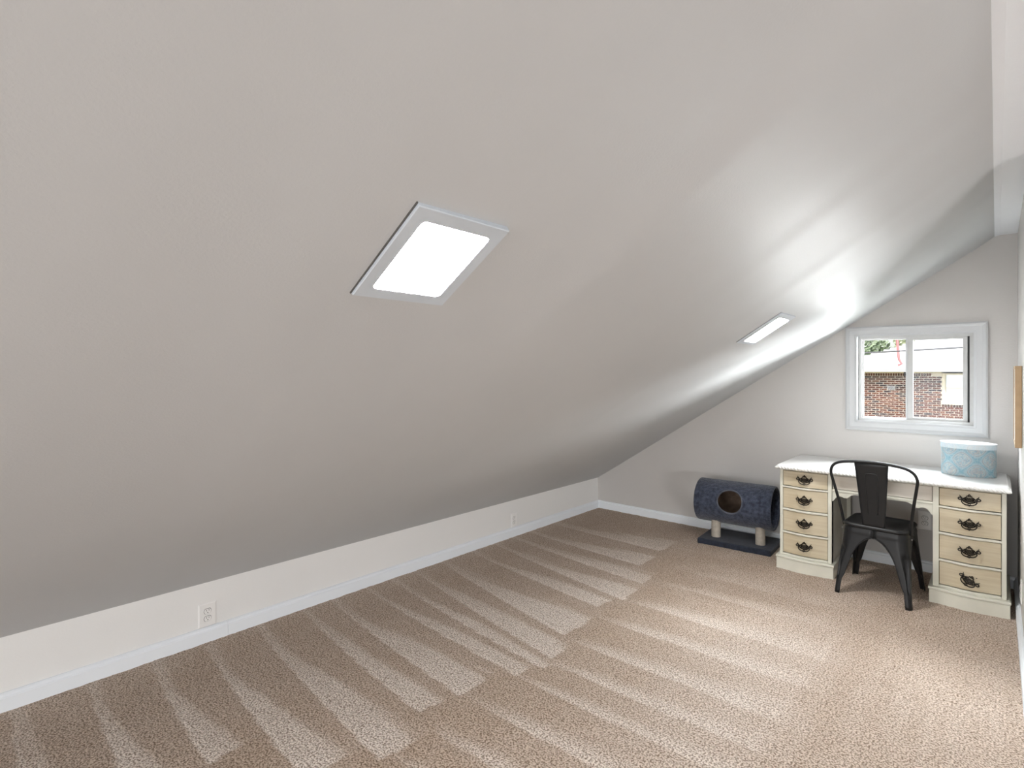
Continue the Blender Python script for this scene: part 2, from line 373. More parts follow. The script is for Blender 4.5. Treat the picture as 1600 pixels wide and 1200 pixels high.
# ------------------------------------------------------------------ gable window
win = empty('window_1', (0, YB, 0)); win['kind'] = 'structure'
def ring(x0, x1, z0, z1, prof):
    """mitred frame: prof = list of (inset, y) closed profile"""
    m = MB(); n = len(prof); vs = []
    for cx, cz in ((0, 0), (1, 0), (1, 1), (0, 1)):
        for ins, y in prof:
            vs.append(((x0 + ins) if cx == 0 else (x1 - ins), y, (z0 + ins) if cz == 0 else (z1 - ins)))
    fs = []
    for c in range(4):
        d = (c + 1) % 4
        for k in range(n): fs.append((c * n + k, c * n + (k + 1) % n, d * n + (k + 1) % n, d * n + k))
    return m.add(vs, fs)
ring(-0.882, -0.043, 0.992, 1.786, [(0, 0), (0, -0.020), (0.010, -0.024), (0.020, -0.020), (0.028, -0.014), (0.045, -0.012), (0.060, -0.013), (0.068, -0.008), (0.075, -0.006), (0.075, 0)]).build('casing', M_casing, win, smooth=True, angle=25)
ring(WX0 - 0.012, WX1 + 0.012, WZ0 - 0.012, WZ1 + 0.012, [(0, 0.0), (0, 0.13), (0.012, 0.13), (0.012, 0.0)]).build('jamb', M_casing, win)
ring(WX0, WX1, WZ0, WZ1, [(0, 0.055), (0, 0.12), (0.020, 0.12), (0.020, 0.09), (0.015, 0.09), (0.015, 0.074), (0.022, 0.072), (0.022, 0.055)]).build('frame', M_alu, win)
def sash(name, x0, x1, z0, z1, y0, y1, lw, rw, hw, glass):
    m = MB(); m.box(x0, x0 + lw, y0, y1, z0, z1); m.box(x1 - rw, x1, y0, y1, z0, z1); m.box(x0 + lw, x1 - rw, y0, y1, z0, z0 + hw); m.box(x0 + lw, x1 - rw, y0, y1, z1 - hw, z1)
    o = m.build(name, M_alu, win, bevel=0.0015)
    MB().box(x0 + lw - 0.003, x1 - rw + 0.003, (y0 + y1) / 2 - 0.002, (y0 + y1) / 2 + 0.002, z0 + hw - 0.003, z1 - hw + 0.003).build('pane', glass, o)
    return o
sa = sash('sash', WX0 + 0.016, -0.480, WZ0 + 0.016, WZ1 - 0.016, 0.092, 0.108, 0.014, 0.022, 0.014, M_glass)
sb = sash('sash', -0.508, -0.152, WZ0 + 0.020, WZ1 - 0.020, 0.070, 0.088, 0.046, 0.026, 0.020, M_glass2)
sb.children[0]['label'] = 'right-hand glass pane with faint painted glare'
MB().box(-0.505, -0.497, 0.064, 0.0715, WZ0 + 0.02, WZ1 - 0.02).build('edge_strip', M_casing, win)
MB().box(-0.153, -0.138, 0.088, 0.11, WZ0 + 0.016, WZ1 - 0.016).build('sash_gap_strip', M_matteblack, win)  # dark strip filling the gap beside the right sash
MB().box(-0.141, -0.129, 0.070, 0.115, WZ0 + 0.015, WZ1 - 0.015).build('track', M_alu, win)
MB().box(-0.519, -0.509, 0.066, 0.092, 1.405, 1.440).box(-0.516, -0.506, 0.060, 0.075, 1.414, 1.428).build('latch', M_matteblack, win, bevel=0.001)

# ------------------------------------------------------------------ lit ceiling panels
def sl_frame(t, s_len):  # orientation on slope
    pass
def ceiling_panel(y0, y1, x0, x1, dy0, dy1, dx0, dx1, label):
    """x0..x1 horizontal extents down the slope; coordinates of flange and diffuser"""
    c, s = 1 / math.hypot(1, MS), MS / math.hypot(1, MS)
    xc, yc = (x0 + x1) / 2, (y0 + y1) / 2; zc = KH + MS * (xc - XL)
    o = empty('ceiling_light', (xc, yc, zc), label=label, cat='skylight panel', group='lit ceiling panels')
    ex = Vector((c, 0, s)); ey = Vector((0, 1, 0)); en = Vector((s, 0, -c))
    L = lambda u, v, n: tuple(ex * u + ey * v + en * n)
    U0, U1 = (x0 - xc) / c, (x1 - xc) / c; V0, V1 = y0 - yc, y1 - yc
    u0, u1 = (dx0 - xc) / c, (dx1 - xc) / c; v0, v1 = dy0 - yc, dy1 - yc
    n0, n1 = 0.004, 0.013
    def rr(u0, u1, v0, v1, r, k=5):
        pts = []
        for (cu, cv, a0) in ((u1 - r, v1 - r, 0), (u0 + r, v1 - r, 90), (u0 + r, v0 + r, 180), (u1 - r, v0 + r, 270)):
            for q in range(k + 1):
                a = math.radians(a0 + 90 * q / k); pts.append((cu + r * math.cos(a), cv + r * math.sin(a)))
        return pts
    outer = rr(U0, U1, V0, V1, 0.0015); inner = rr(u0, u1, v0, v1, 0.012); N = len(outer)
    vs = [L(p[0], p[1], -0.02) for p in outer] + [L(p[0], p[1], n1 - 0.002) for p in outer] + [L(p[0] * 0.985, p[1] * 0.985, n1) for p in outer] + [L(p[0], p[1], n1 - 0.001) for p in inner] + [L(p[0], p[1], n0 - 0.006) for p in inner]
    fs = [(a * N + i, a * N + (i + 1) % N, (a + 1) * N + (i + 1) % N, (a + 1) * N + i) for a in range(4) for i in range(N)]
    MB().add(vs, fs).build('flange', M_flange, o)
    # dished translucent diffuser
    fs2 = []; vs2 = [L(p[0] * 1.0, p[1] * 1.0, n0) for p in inner] + [L(p[0] * 0.94, p[1] * 0.94, n0 + 0.003) for p in inner] + [L((u0 + u1) / 2, (v0 + v1) / 2, n0 + 0.004)]
    fs2 = [(i, (i + 1) % N, N + (i + 1) % N, N + i) for i in range(N)] + [(N + i, N + (i + 1) % N, 2 * N) for i in range(N)]
    MB().add(vs2, fs2).build('diffuser', M_diff, o, smooth=True, angle=180)
    # dark strip in the gap where the flange stands off the drywall
    g = MB(); g.add([L(U0 - 0.001, V0 - 0.0028, n) for n in (-0.02, 0.006)] + [L(U1 + 0.001, V0 - 0.0028, n) for n in (-0.02, 0.006)] + [L(U0 - 0.001, V0, n) for n in (-0.02, 0.006)] + [L(U1 + 0.001, V0, n) for n in (-0.02, 0.006)],
                  [(0, 1, 3, 2), (4, 6, 7, 5), (0, 4, 5, 1), (2, 3, 7, 6), (0, 2, 6, 4), (1, 5, 7, 3)])
    g.build('flange_gap_strip', M_gap, o)
    return o
ceiling_panel(0.696, 0.970, -1.1235, -0.8775, 0.731, 0.935, -1.0965, -0.9075, 'glowing white panel in grey flange on sloping ceiling, nearer and larger-looking one')
ceiling_panel(3.267, 3.546, -1.144, -0.899, 3.325, 3.525, -1.126, -0.930, 'glowing white panel in grey flange on sloping ceiling, farther one near window')

# ------------------------------------------------------------------ outlets
def outlet(loc, rz, w_, h_, label):
    """local: plate in XZ plane, facing -Y"""
    o = empty('outlet', loc, rz, label=label, cat='outlet', group='wall outlets')
    m = MB(); a, b = w_ / 2, h_ / 2
    m.add([(-a, 0, -b), (a, 0, -b), (a, 0, b), (-a, 0, b), (-a, -0.003, -b), (a, -0.003, -b), (a, -0.003, b), (-a, -0.003, b),
           (-a + .006, -0.006, -b + .006), (a - .006, -0.006, -b + .006), (a - .006, -0.006, b - .006), (-a + .006, -0.006, b - .006)],
          [(0, 1, 5, 4), (1, 2, 6, 5), (2, 3, 7, 6), (3, 0, 4, 7), (4, 5, 9, 8), (5, 6, 10, 9), (6, 7, 11, 10), (7, 4, 8, 11), (8, 9, 10, 11), (3, 2, 1, 0)])
    m.build('cover_plate', M_plate, o)
    for zc in (0.0195, -0.0195):
        pts = [(0.0172 * math.cos(t) , max(-0.0135, min(0.0135, 0.0172 * math.sin(t)))) for t in [2 * math.pi * k / 28 for k in range(28)]]
        r = MB().prism([(p[0], p[1] + zc) for p in pts], 0, 0, 'y')
        r.v = [(x, (-0.006 if i < 28 else -0.0085), z) for i, (x, y, z) in enumerate(r.v)]
        rc = r.build('receptacle', M_plate, o)
        gr = MB(); n = 28
        gr.tube([(p[0] * 1.04, -0.0062, p[1] * 1.04 + zc) for p in pts], 0.0009, 4, closed=True); gr.build('rim_gap', M_slot, rc)
        sm = MB(); sm.box(-0.0075, -0.0053, -0.0088, -0.008, zc + 0.001, zc + 0.0095); sm.box(0.0053, 0.0073, -0.0088, -0.008, zc + 0.002, zc + 0.0095)
        sm.tube([(0, -0.0083, zc - 0.006), (0, -0.0088, zc - 0.006)], 0.0026, 10)
        sm.build('slot', M_slot, rc)
    MB().tube([(0, -0.0055, 0), (0, -0.0072, 0)], 0.003, 10).build('screw', M_plate, o)
    return o
outlet((XL, 1.092, 0.078 + 0.064), math.radians(90), 0.090, 0.126, 'white duplex outlet on the knee wall, nearest the camera')
outlet((XL, 3.575, 0.078 + 0.061), math.radians(90), 0.078, 0.118, 'white duplex outlet on the knee wall, far one near the corner')
outlet((-0.386, YB, 0.366), 0, 0.080, 0.134, 'white duplex outlet on back wall beneath the desk, between chair and right pedestal')
outlet((XR, 4.13, 0.225), math.radians(-90), 0.075, 0.118, 'white outlet on right wall beside the desk, seen edge-on')

# ------------------------------------------------------------------ picture frame on the right wall
fr = empty('picture_frame', (XR, 4.032, 1.252), label='light wooden picture frame on right wall, seen edge-on at photo edge', cat='picture frame')
fy0, fy1, fz = 0.0, 0.36, 0.223
m = MB()
m.box(-0.030, -0.002, fy0, fy0 + 0.018, -fz, fz); m.box(-0.030, -0.002, fy1 - 0.018, fy1, -fz, fz); m.box(-0.030, -0.002, fy0 + .018, fy1 - .018, -fz, -fz + 0.018); m.box(-0.030, -0.002, fy0 + .018, fy1 - .018, fz - 0.018, fz)
m.build('frame', M_wood, fr, bevel=0.0015)
MB().box(-0.026, -0.006, fy0 + 0.016, fy1 - 0.016, -fz + 0.016, fz - 0.016).build('mount', M_mat, fr)

# ------------------------------------------------------------------ kneehole desk
desk = empty('desk', (-0.572, 4.6, 0), label='cream painted kneehole desk with nine drawers under the window', cat='desk')
DY = 4.6
def bowbox(x0, x1, z0, z1, yf, yb, bow, n=20, nz=1, bowtop=None, lip=0.0):
    """box whose front (low y) is bowed by bow*cos profile; bowtop = bow at top edge"""
    if bowtop is None: bowtop = bow
    m = MB(); vs = []; 
    for k in range(nz + 1):
        tz = k / nz; z = z0 + (z1 - z0) * tz; b = bow + (bowtop - bow) * (tz * tz * (3 - 2 * tz) if nz > 1 else tz)
        for i in range(n + 1):
            u = 2 * i / n - 1
            vs.append((x0 + (x1 - x0) * i / n, yf - DY - b * 0.5 * (1 + math.cos(math.pi * u)), z))
        for i in range(n + 1): vs.append((x0 + (x1 - x0) * i / n, yb - DY, z))
    R = 2 * (n + 1); fs = []
    for k in range(nz):
        a = k * R
        for i in range(n):
            fs.append((a + i, a + i + 1, a + R + i + 1, a + R + i)); fs.append((a + n + 1 + i, a + R + n + 1 + i, a + R + n + 2 + i, a + n + 2 + i))
        fs.append((a, a + R, a + R + n + 1, a + n + 1)); fs.append((a + n, a + 2 * n + 1, a + R + 2 * n + 1, a + R + n))
    for a, fl in ((0, 1), (nz * R, 0)):
        for i in range(n):
            q = (a + i, a + n + 1 + i, a + n + 2 + i, a + i + 1); fs.append(q if fl else q[::-1])
    m.add([(x + 0.572, y, z) for x, y, z in vs], fs); return m
YFR = 4.325       # pedestal front plane
ZD = [(0.115, 0.257, .018, .018), (0.276, 0.424, .018, .018), (0.444, 0.590, .018, .018), (0.608, 0.716, .018, 0.0)]
# pull hardware, built once
def pull_mesh():
    m = MB(); r = 0.0017; y = -0.004; K = 1.4; T0 = m.tube
    m.tube = lambda pts, rad, n=6, **k: T0(pts, [q * K for q in rad] if isinstance(rad, list) else rad * K, n, **k)
    P = lambda x, z, d=0: (x, y - d, z)
    for sx in (-1, 1):
        # ears: scrolled ring, spike
        cx, cz = sx * 0.043, 0.006
        m.tube([P(cx + 0.0095 * math.cos(a), cz + 0.0075 * math.sin(a)) for a in [2 * math.pi * k / 10 for k in range(10)]], 0.0024, 5, closed=True)
        m.tube([P(sx * 0.040, 0.012), P(sx * 0.042, 0.020), P(sx * 0.046, 0.027)], [0.0028, 0.002, 0.0009], 5)
        m.tube([P(sx * 0.046, 0.010), P(sx * 0.040, 0.018), P(sx * 0.034, 0.012)], 0.0019, 5)
        m.tube([P(sx * 0.034, 0.006), P(sx * 0.028, 0.002), P(sx * 0.024, 0.010), P(sx * 0.016, 0.016)], 0.0024, 5)
        m.tube([P(sx * 0.034, 0.002), P(sx * 0.027, -0.008), P(sx * 0.015, -0.015), P(0, -0.018)], 0.0022, 5)
        # post for the bail
        m.tube([(sx * 0.034, 0, 0.003), (sx * 0.034, -0.012, 0.003)], [0.0055, 0.004], 8)
        # crown
        m.tube([P(sx * 0.017, 0.016), P(sx * 0.011, 0.019), P(sx * 0.012, 0.025), P(sx * 0.005, 0.028), P(0, 0.036)], 0.0021, 5)
        m.tube([P(sx * 0.006, 0.020), P(0, 0.027)], 0.0017, 5)
    # lattice
    for k in range(-3, 4):
        for sg in (-1, 1):
            x0, x1 = k * 0.0085 - sg * 0.012, k * 0.0085 + sg * 0.012
            a = (max(-0.028, min(0.028, x0)), -0.014 + 0.004 * abs(k) / 3); b = (max(-0.026, min(0.026, x1)), 0.015 - 0.003 * abs(k) / 3)
            m.tube([P(*a), P(*b)], 0.0013, 4)
    # bail
    m.tube([(-0.034, -0.012, 0.003), (-0.036, -0.014, -0.010), (-0.030, -0.015, -0.020), (-0.018, -0.016, -0.0265), (-0.006, -0.016, -0.0275), (0, -0.016, -0.0295), (0.006, -0.016, -0.0275), (0.018, -0.016, -0.0265), (0.030, -0.015, -0.020), (0.036, -0.014, -0.010), (0.034, -0.012, 0.003)],
           [0.0022, 0.0024, 0.0024, 0.0026, 0.003, 0.0042, 0.003, 0.0026, 0.0024, 0.0024, 0.0022], 6)
    m.tube([(-0.008, -0.014, -0.022), (0, -0.014, -0.019), (0.008, -0.014, -0.022)], 0.0016, 5)
    o = m.build('drawer_pull', M_bronze, smooth=True, angle=60); me = o.data; bpy.data.objects.remove(o); return me
PULL = pull_mesh()
for (px0, px1, dx0, dx1, side) in ((-1.196, -0.860, -1.176, -0.884, 'left'), (-0.300, 0.045, -0.270, 0.023, 'right')):
    # carcass: sides, back, stiles and bowed rails
    m = MB(); X = lambda v: v + 0.572
    m.box(X(px0), X(px0 + 0.016), YFR + 0.006 - DY, 4.86 - DY, 0.08, 0.736); m.box(X(px1 - 0.016), X(px1), YFR + 0.006 - DY, 4.86 - DY, 0.08, 0.736)
    m.box(X(px0 + .016), X(px1 - .016), 4.845 - DY, 4.86 - DY, 0.08, 0.736); m.box(X(px0 + .016), X(px1 - .016), YFR + 0.045 - DY, YFR + 0.050 - DY, 0.09, 0.73)
    m.box(X(px0), X(dx0), YFR - DY, YFR + 0.05 - DY, 0.08, 0.736); m.box(X(dx1), X(px1), YFR - DY, YFR + 0.05 - DY, 0.08, 0.736)
    m.box(X(dx0), X(dx1), YFR - DY, YFR + 0.05 - DY, 0.720, 0.736)
    m.build('pedestal', M_cream, desk, bevel=0.0012)
    rails = [(0.098, 0.112), (0.260, 0.273), (0.427, 0.441), (0.593, 0.605)]
    for z0, z1 in rails:
        q = bowbox(dx0, dx1, z0, z1, YFR - 0.004, YFR + 0.045, 0.021); q.build('rail', M_cream, desk, bevel=0.003)
    q = bowbox(px0 - 0.018, px1 + 0.016, -0.008, 0.082, YFR - 0.030, 4.88, 0.022, bowtop=0.022); 
    q2 = bowbox(px0 - 0.022, px1 + 0.020, 0.082, 0.098, YFR - 0.035, 4.88, 0.022); q.add(q2.v, q2.f)
    q.build('plinth', M_cream, desk, bevel=0.004)
    for zi, (z0, z1, b0, b1) in enumerate(ZD):
        q = bowbox(dx0 + 0.0025, dx1 - 0.0025, z0 + 0.0018, z1, YFR + 0.003, YFR + 0.040, b0, nz=8, bowtop=b1)
        d = q.build('drawer', M_drawer, desk, smooth=True, angle=40, bevel=0.0015)
        p = bpy.data.objects.new('drawer_pull', PULL); link(p, d)
        xc = (dx0 + dx1) / 2 + 0.572; zc = (z0 + z1) / 2 - 0.001; bb = 0.5 * (b0 + b1) if b0 != b1 else b0
        p.location = (xc, YFR + 0.003 - bb - DY - 0.001, zc)
        if side == 'right' and zi == 0:
            p.location = (xc - 0.003, YFR + 0.003 - bb - DY - 0.002, zc - 0.010); p.rotation_euler = (0, math.radians(33), 0)
            tag(p, 'drawer pull hanging askew from one screw')
            tag(d, 'bottom right drawer with askew pull and bare screw hole')
            MB().tube([(xc + 0.034, YFR - 0.010 - DY, zc + 0.012), (xc + 0.034, YFR - 0.0135 - DY, zc + 0.012)], 0.0032, 10).build('screw_hole', M_slot, d)
# centre drawer, rail, apron
q = bowbox(-0.857, -0.303, 0.624, 0.716, YFR + 0.014, YFR + 0.05, 0.0, n=2); d = q.build('drawer', M_center, desk, bevel=0.0015); tag(d, 'wide shallow centre drawer without a pull')
MB().tube([(-0.580 + 0.572, YFR + 0.016 - DY, 0.677), (-0.580 + 0.572, YFR + 0.0125 - DY, 0.677)], 0.004, 12).build('keyhole', M_slot, d)
MB().box(-0.860 + .572, -0.300 + .572, YFR + 0.008 - DY, YFR + 0.05 - DY, 0.606, 0.621).build('rail', M_cream, desk, bevel=0.0015)
MB().box(-0.860 + .572, -0.300 + .572, YFR + 0.012 - DY, YFR + 0.05 - DY, 0.718, 0.736).build('rail', M_cream, desk, bevel=0.0015)
# scalloped apron
def apron():
    half = [(0.0, 0.598), (0.150, 0.598), (0.165, 0.590), (0.185, 0.574), (0.192, 0.568), (0.208, 0.567), (0.218, 0.573), (0.232, 0.576), (0.247, 0.572), (0.258, 0.562), (0.266, 0.548), (0.273, 0.538), (0.280, 0.534)]
    low = [(-x, z) for x, z in half[::-1]] + half[1:]
    m = MB(); n = len(low); y0, y1 = YFR + 0.014 - DY, YFR + 0.030 - DY; cx = -0.580 + 0.572
    vs = [(cx + x, y0, z) for x, z in low] + [(cx + x, y0, 0.607) for x, z in low] + [(cx + x, y1, z) for x, z in low] + [(cx + x, y1, 0.607) for x, z in low]
    fs = []
    for i in range(n - 1):
        fs += [(i, i + 1, n + i + 1, n + i), (2 * n + i, 3 * n + i, 3 * n + i + 1, 2 * n + i + 1), (i, 2 * n + i, 2 * n + i + 1, i + 1)]
    fs += [(0, n, 3 * n, 2 * n), (n - 1, 3 * n - 1, 4 * n - 1, 2 * n - 1)]
    m.add(vs, fs).build('apron', M_cream, desk)
apron()
# kneehole rear stile
MB().box(-0.860 + .572, -0.835 + .572, 4.835 - DY, 4.855 - DY, 0.0, 0.736).build('rear_stile', M_cream, desk)
# desk top with ogee edge
x0, x1, y0, y1 = -1.214, 0.068, 4.252, 4.898
def deck():
    prof = [(0.012, 0.734), (0.004, 0.737), (0.0, 0.742), (0.001, 0.748), (0.006, 0.753), (0.012, 0.757), (0.016, 0.763), (0.022, 0.766)]
    def loop(ins, z, k=5):
        r = max(0.004, 0.022 - ins); pts = []
        for cx, cy, a0 in ((x1 - ins - r, y1 - ins - r, 0), (x0 + ins + r, y1 - ins - r, 90), (x0 + ins + r * .4, y0 + ins + r * .4, 180), (x1 - ins - r * .4, y0 + ins + r * .4, 270)):
            rr_ = r if a0 < 180 else r * 0.4
            for q in range(k + 1):
                a = math.radians(a0 + 90 * q / k); pts.append((cx + rr_ * math.cos(a) + 0.572, cy + rr_ * math.sin(a) - DY, z))
        return pts
    L = [loop(i, z) for i, z in prof]; N = len(L[0]); vs = [p for l in L for p in l]
    fs = [(a * N + i, a * N + (i + 1) % N, (a + 1) * N + (i + 1) % N, (a + 1) * N + i) for a in range(len(L) - 1) for i in range(N)]
    fs += [tuple(range(N))[::-1], tuple((len(L) - 1) * N + i for i in range(N))]
    return MB().add(vs, fs)
deck().build('top', M_creamtop, desk, smooth=True, angle=35)
# gadrooned rope edge along the front
rope = MB(); n = 58
for i in range(n):
    xc = x0 + 0.025 + (x1 - x0 - 0.05) * (i + 0.5) / n + 0.572; yc = y0 - DY + 0.001
    rope.tube([(xc - 0.012, yc + 0.004, 0.756), (xc - 0.006, yc - 0.0045, 0.753), (xc, yc - 0.007, 0.748), (xc + 0.006, yc - 0.0045, 0.742), (xc + 0.012, yc + 0.002, 0.739)], [0.003, 0.0055, 0.0065, 0.0055, 0.003], 7)
rope.build('carved_edge', M_creamtop, desk, smooth=True, angle=60)

# ------------------------------------------------------------------ oval hat box
hb = empty('hat_box', (-0.139, 4.66, 0.7665), label='oval hat box in blue damask paper with white lid top on the desk', cat='box')
def damask(u, v):
    """u along the wall of the box in metres, v height in metres"""
    pu, pv = 0.150, 0.150
    a = 2 * np.pi * (u + 0.0285) / pu; b = 2 * np.pi * (v - 0.107 + 0.0) / pv
    g = np.cos(a / 1) * 1.0 + np.cos(b + 0.0)           # medallion field
    col = np.zeros(u.shape + (3,)); base = np.array([0.40, 0.55, 0.62])
    col[:] = base
    n = NZ(u * 160, v * 160); n2 = NZ(u * 420 + 9, v * 420); n3 = NZ(u * 60 + 30, v * 60)
    def mixc(c, t): 
        t = np.clip(t, 0, 1)[..., None]; col[:] = col * (1 - t) + np.array(c) * t
    ridge = lambda c, w_: np.exp(-((g - c) / w_) ** 2)
    mixc((0.16, 0.42, 0.52), 0.75 * np.exp(-(g / 0.22) ** 2) * (0.6 + 0.6 * n))
    mixc((0.10, 0.36, 0.46), 0.9 * np.exp(-((np.sin(a / 2 + 0) ** 2 - 1) / 0.08) ** 2) * 0)
    mixc((0.36, 0.33, 0.32), 0.75 * ridge(0.62, 0.10) * (0.5 + 0.8 * n)); mixc((0.36, 0.33, 0.32), 0.75 * ridge(-0.62, 0.10) * (0.5 + 0.8 * n))
    mixc((0.62, 0.60, 0.56), 0.7 * ridge(0.80, 0.09)); mixc((0.62, 0.60, 0.56), 0.7 * ridge(-0.80, 0.09))
    mixc((0.66, 0.64, 0.58), 0.8 * (n2 > 0.62) * (np.abs(g) > 0.85)); mixc((0.28, 0.42, 0.50), 0.7 * (n < 0.34) * (np.abs(g) > 0.9))
    mixc((0.52, 0.47, 0.44), 0.5 * (n3 > 0.62) * (np.abs(g) > 1.2)); mixc((0.58, 0.66, 0.70), 0.5 * (n2 > 0.6) * (np.abs(g) < 0.6))
    return np.clip(col, 0, 1) * 0.6
def box_wall(name, a, b, z0, z1, nu=420, nv=80, washed=0.0):
    th = np.linspace(0, 2 * np.pi, nu, endpoint=False); V = []; 
    zs = np.linspace(z0, z1, nv)
    T, Zz = np.meshgrid(th, zs); Xx = a * np.cos(T); Yy = b * np.sin(T)
    arc = np.concatenate([[0], np.cumsum(np.hypot(np.diff(a * np.cos(np.linspace(0, 2 * np.pi, nu + 1))), np.diff(b * np.sin(np.linspace(0, 2 * np.pi, nu + 1)))))])[:nu]
    U = np.tile(arc, (nv, 1)) - arc[int(nu * 0.75)]
    me = bpy.data.meshes.new(name); V = np.stack([Xx.ravel(), Yy.ravel(), Zz.ravel()], 1)
    F = [(j * nu + i, j * nu + (i + 1) % nu, (j + 1) * nu + (i + 1) % nu, (j + 1) * nu + i) for j in range(nv - 1) for i in range(nu)]
    me.from_pydata(V.tolist(), [], F)
    c = damask(U, Zz); c = c * (1 - washed) + np.array([0.70, 0.76, 0.80]) * washed
    ca = me.color_attributes.new('print', 'FLOAT_COLOR', 'POINT')
    ca.data.foreach_set('color', np.concatenate([c.reshape(-1, 3), np.ones((nu * nv, 1))], 1).ravel().astype(np.float32))
    m = bpy.data.materials.new(name + '_paper'); m.use_nodes = True; bs = m.node_tree.nodes['Principled BSDF']; bs.inputs['Roughness'].default_value = 0.35
    at = m.node_tree.nodes.new('ShaderNodeAttribute'); at.attribute_name = 'print'; m.node_tree.links.new(at.outputs['Color'], bs.inputs['Base Color'])
    me.materials.append(m); me.polygons.foreach_set('use_smooth', [True] * len(F)); me.update()
    o = bpy.data.objects.new(name, me); link(o, hb); return o
BA, BB_ = 0.140, 0.100
box_wall('body', BA, BB_, 0.0, 0.182)
def disc(name, a, b, z, m, dz=0.002):
    k = 96; mb = MB().prism([(a * math.cos(2 * math.pi * i / k), b * math.sin(2 * math.pi * i / k)) for i in range(k)], z - dz, z, 'z'); return mb.build(name, m, hb)
M_lidtop = mat('lid_white', (0.80, 0.84, 0.88), 0.3)
disc('bottom', BA, BB_, 0.002, M_lidtop)
ld = box_wall('lid_band', BA + 0.003, BB_ + 0.003, 0.176, 0.209, nv=16, washed=0.5)
disc('lid_top', BA + 0.0045, BB_ + 0.0045, 0.2115, M_lidtop, 0.0035)

# ------------------------------------------------------------------ black metal cafe chair
CH = (-0.573, 4.288, 0.0); ch = empty('chair', CH, math.radians(-4), label='black stamped metal cafe chair with slotted back tucked into the desk', cat='chair')
def corner_at(z):
    t = min(1, max(0, z / 0.43)); k = (1 - t) ** 1.25
    return 0.177 + 0.030 * k, 0.177 + 0.055 * k
ARM = [(0.0, 0.027), (0.095, 0.030), (0.125, 0.041), (0.18, 0.052), (0.24, 0.065), (0.28, 0.079), (0.31, 0.093), (0.34, 0.114), (0.36, 0.133), (0.372, 0.150), (0.380, 0.165), (0.384, 0.177), (0.43, 0.177)]
def lerp_tab(tab, z):
    for (a, va), (b, vb) in zip(tab, tab[1:]):
        if z <= b: return va + (vb - va) * (z - a) / (b - a)
    return tab[-1][1]
def leg(sx, sy):
    zs = [0.0, 0.02, 0.05, 0.08, 0.095, 0.11, 0.125, 0.15, 0.18, 0.21, 0.24, 0.26, 0.28, 0.295, 0.31, 0.325, 0.34, 0.35, 0.36, 0.367, 0.374, 0.380, 0.384, 0.395, 0.405, 0.415, 0.43, 0.440]
    NA, NC = 5, 14; rows = []; edgeA = []; edgeB = []
    for z in zs:
        cx, cy = corner_at(z); a = lerp_tab(ARM, z); r = min(a * 0.8, 0.018 + 0.045 * smoothstep(0.1, 0.42, z))
        ax = min(a, cx) if z < 0.384 else cx; ay = min(a * (1 + .0), cy) if z < 0.384 else cy
        out = 0.0
        if z > 0.415: out = -0.003
        if 0.395 < z < 0.412: out = 0.002
        row = []
        for k in range(NA): row.append((cx - ax + (ax - r) * k / NA, cy + out, 0))
        for k in range(NC + 1):
            t = math.pi / 2 * (1 - k / NC); px = cx - r + (r + out) * math.cos(t); py = cy - r + (r + out) * math.sin(t)
            # pressed groove down the corner
            g = smoothstep(0.085, 0.11, z) * (1 - smoothstep(0.285, 0.315, z)) * max(0, 1 - abs((k / NC - 0.5) / 0.30)) ** 0.4 * 0.015
            px -= g * 0.707; py -= g * 0.707; row.append((px, py, 0))
        for k in range(1, NA + 1): row.append((cx + out, cy - r - (ay - r) * k / NA, 0))
        rows.append([(p[0] * sx, p[1] * sy, z) for p in row])
    N = len(rows[0]); vs = [p for r_ in rows for p in r_]
    fs = [(a * N + i, a * N + i + 1, (a + 1) * N + i + 1, (a + 1) * N + i) for a in range(len(rows) - 1) for i in range(N - 1)]
    m = MB().add(vs, fs)
    o = m.build('leg', M_blackmetal, ch, smooth=True, angle=180)
    s = o.modifiers.new('solid', 'SOLIDIFY'); s.thickness = 0.003; s.offset = 0
    e = MB(); last = [i for i, z in enumerate(zs) if z <= 0.384]
    e.tube([rows[i][0] for i in last], 0.0030, 6); e.tube([rows[i][-1] for i in last], 0.0030, 6)
    e.build('rolled_edge', M_blackmetal, o, smooth=True, angle=180)
for sx in (-1, 1):
    for sy in (-1, 1): leg(sx, sy)
def superrect(a, b, r, z, k=8):
    pts = []
    for cx, cy, a0 in ((a - r, b - r, 0), (-a + r, b - r, 90), (-a + r, -b + r, 180), (a - r, -b + r, 270)):
        for q in range(k + 1):
            t = math.radians(a0 + 90 * q / k); pts.append((cx + r * math.cos(t), cy + r * math.sin(t), z))
    return pts
L = [superrect(0.176, 0.176, 0.062, 0.432), superrect(0.180, 0.180, 0.062, 0.438), superrect(0.181, 0.181, 0.062, 0.447), superrect(0.176, 0.176, 0.06, 0.455), superrect(0.166, 0.166, 0.055, 0.458), superrect(0.156, 0.156, 0.05, 0.454), superrect(0.14, 0.14, 0.045, 0.450), superrect(0.07, 0.07, 0.03, 0.447)]
N = len(L[0]); vs = [p for l in L for p in l] + [(0, 0, 0.4465)]
fs = [(a * N + i, a * N + (i + 1) % N, (a + 1) * N + (i + 1) % N, (a + 1) * N + i) for a in range(len(L) - 1) for i in range(N)] + [((len(L) - 1) * N + i, (len(L) - 1) * N + (i + 1) % N, len(vs) - 1) for i in range(N)]
o = MB().add(vs, fs).build('seat', M_blackmetal, ch, smooth=True, angle=180)
s = o.modifiers.new('solid', 'SOLIDIFY'); s.thickness = 0.003; s.offset = -1
MB().tube([(-0.178, 0.0, 0.375), (0.178, 0.0, 0.375)], 0.005, 8).tube([(0, -0.178, 0.382), (0, 0.178, 0.382)], 0.005, 8).build('cross_brace', M_blackmetal, ch, smooth=True)
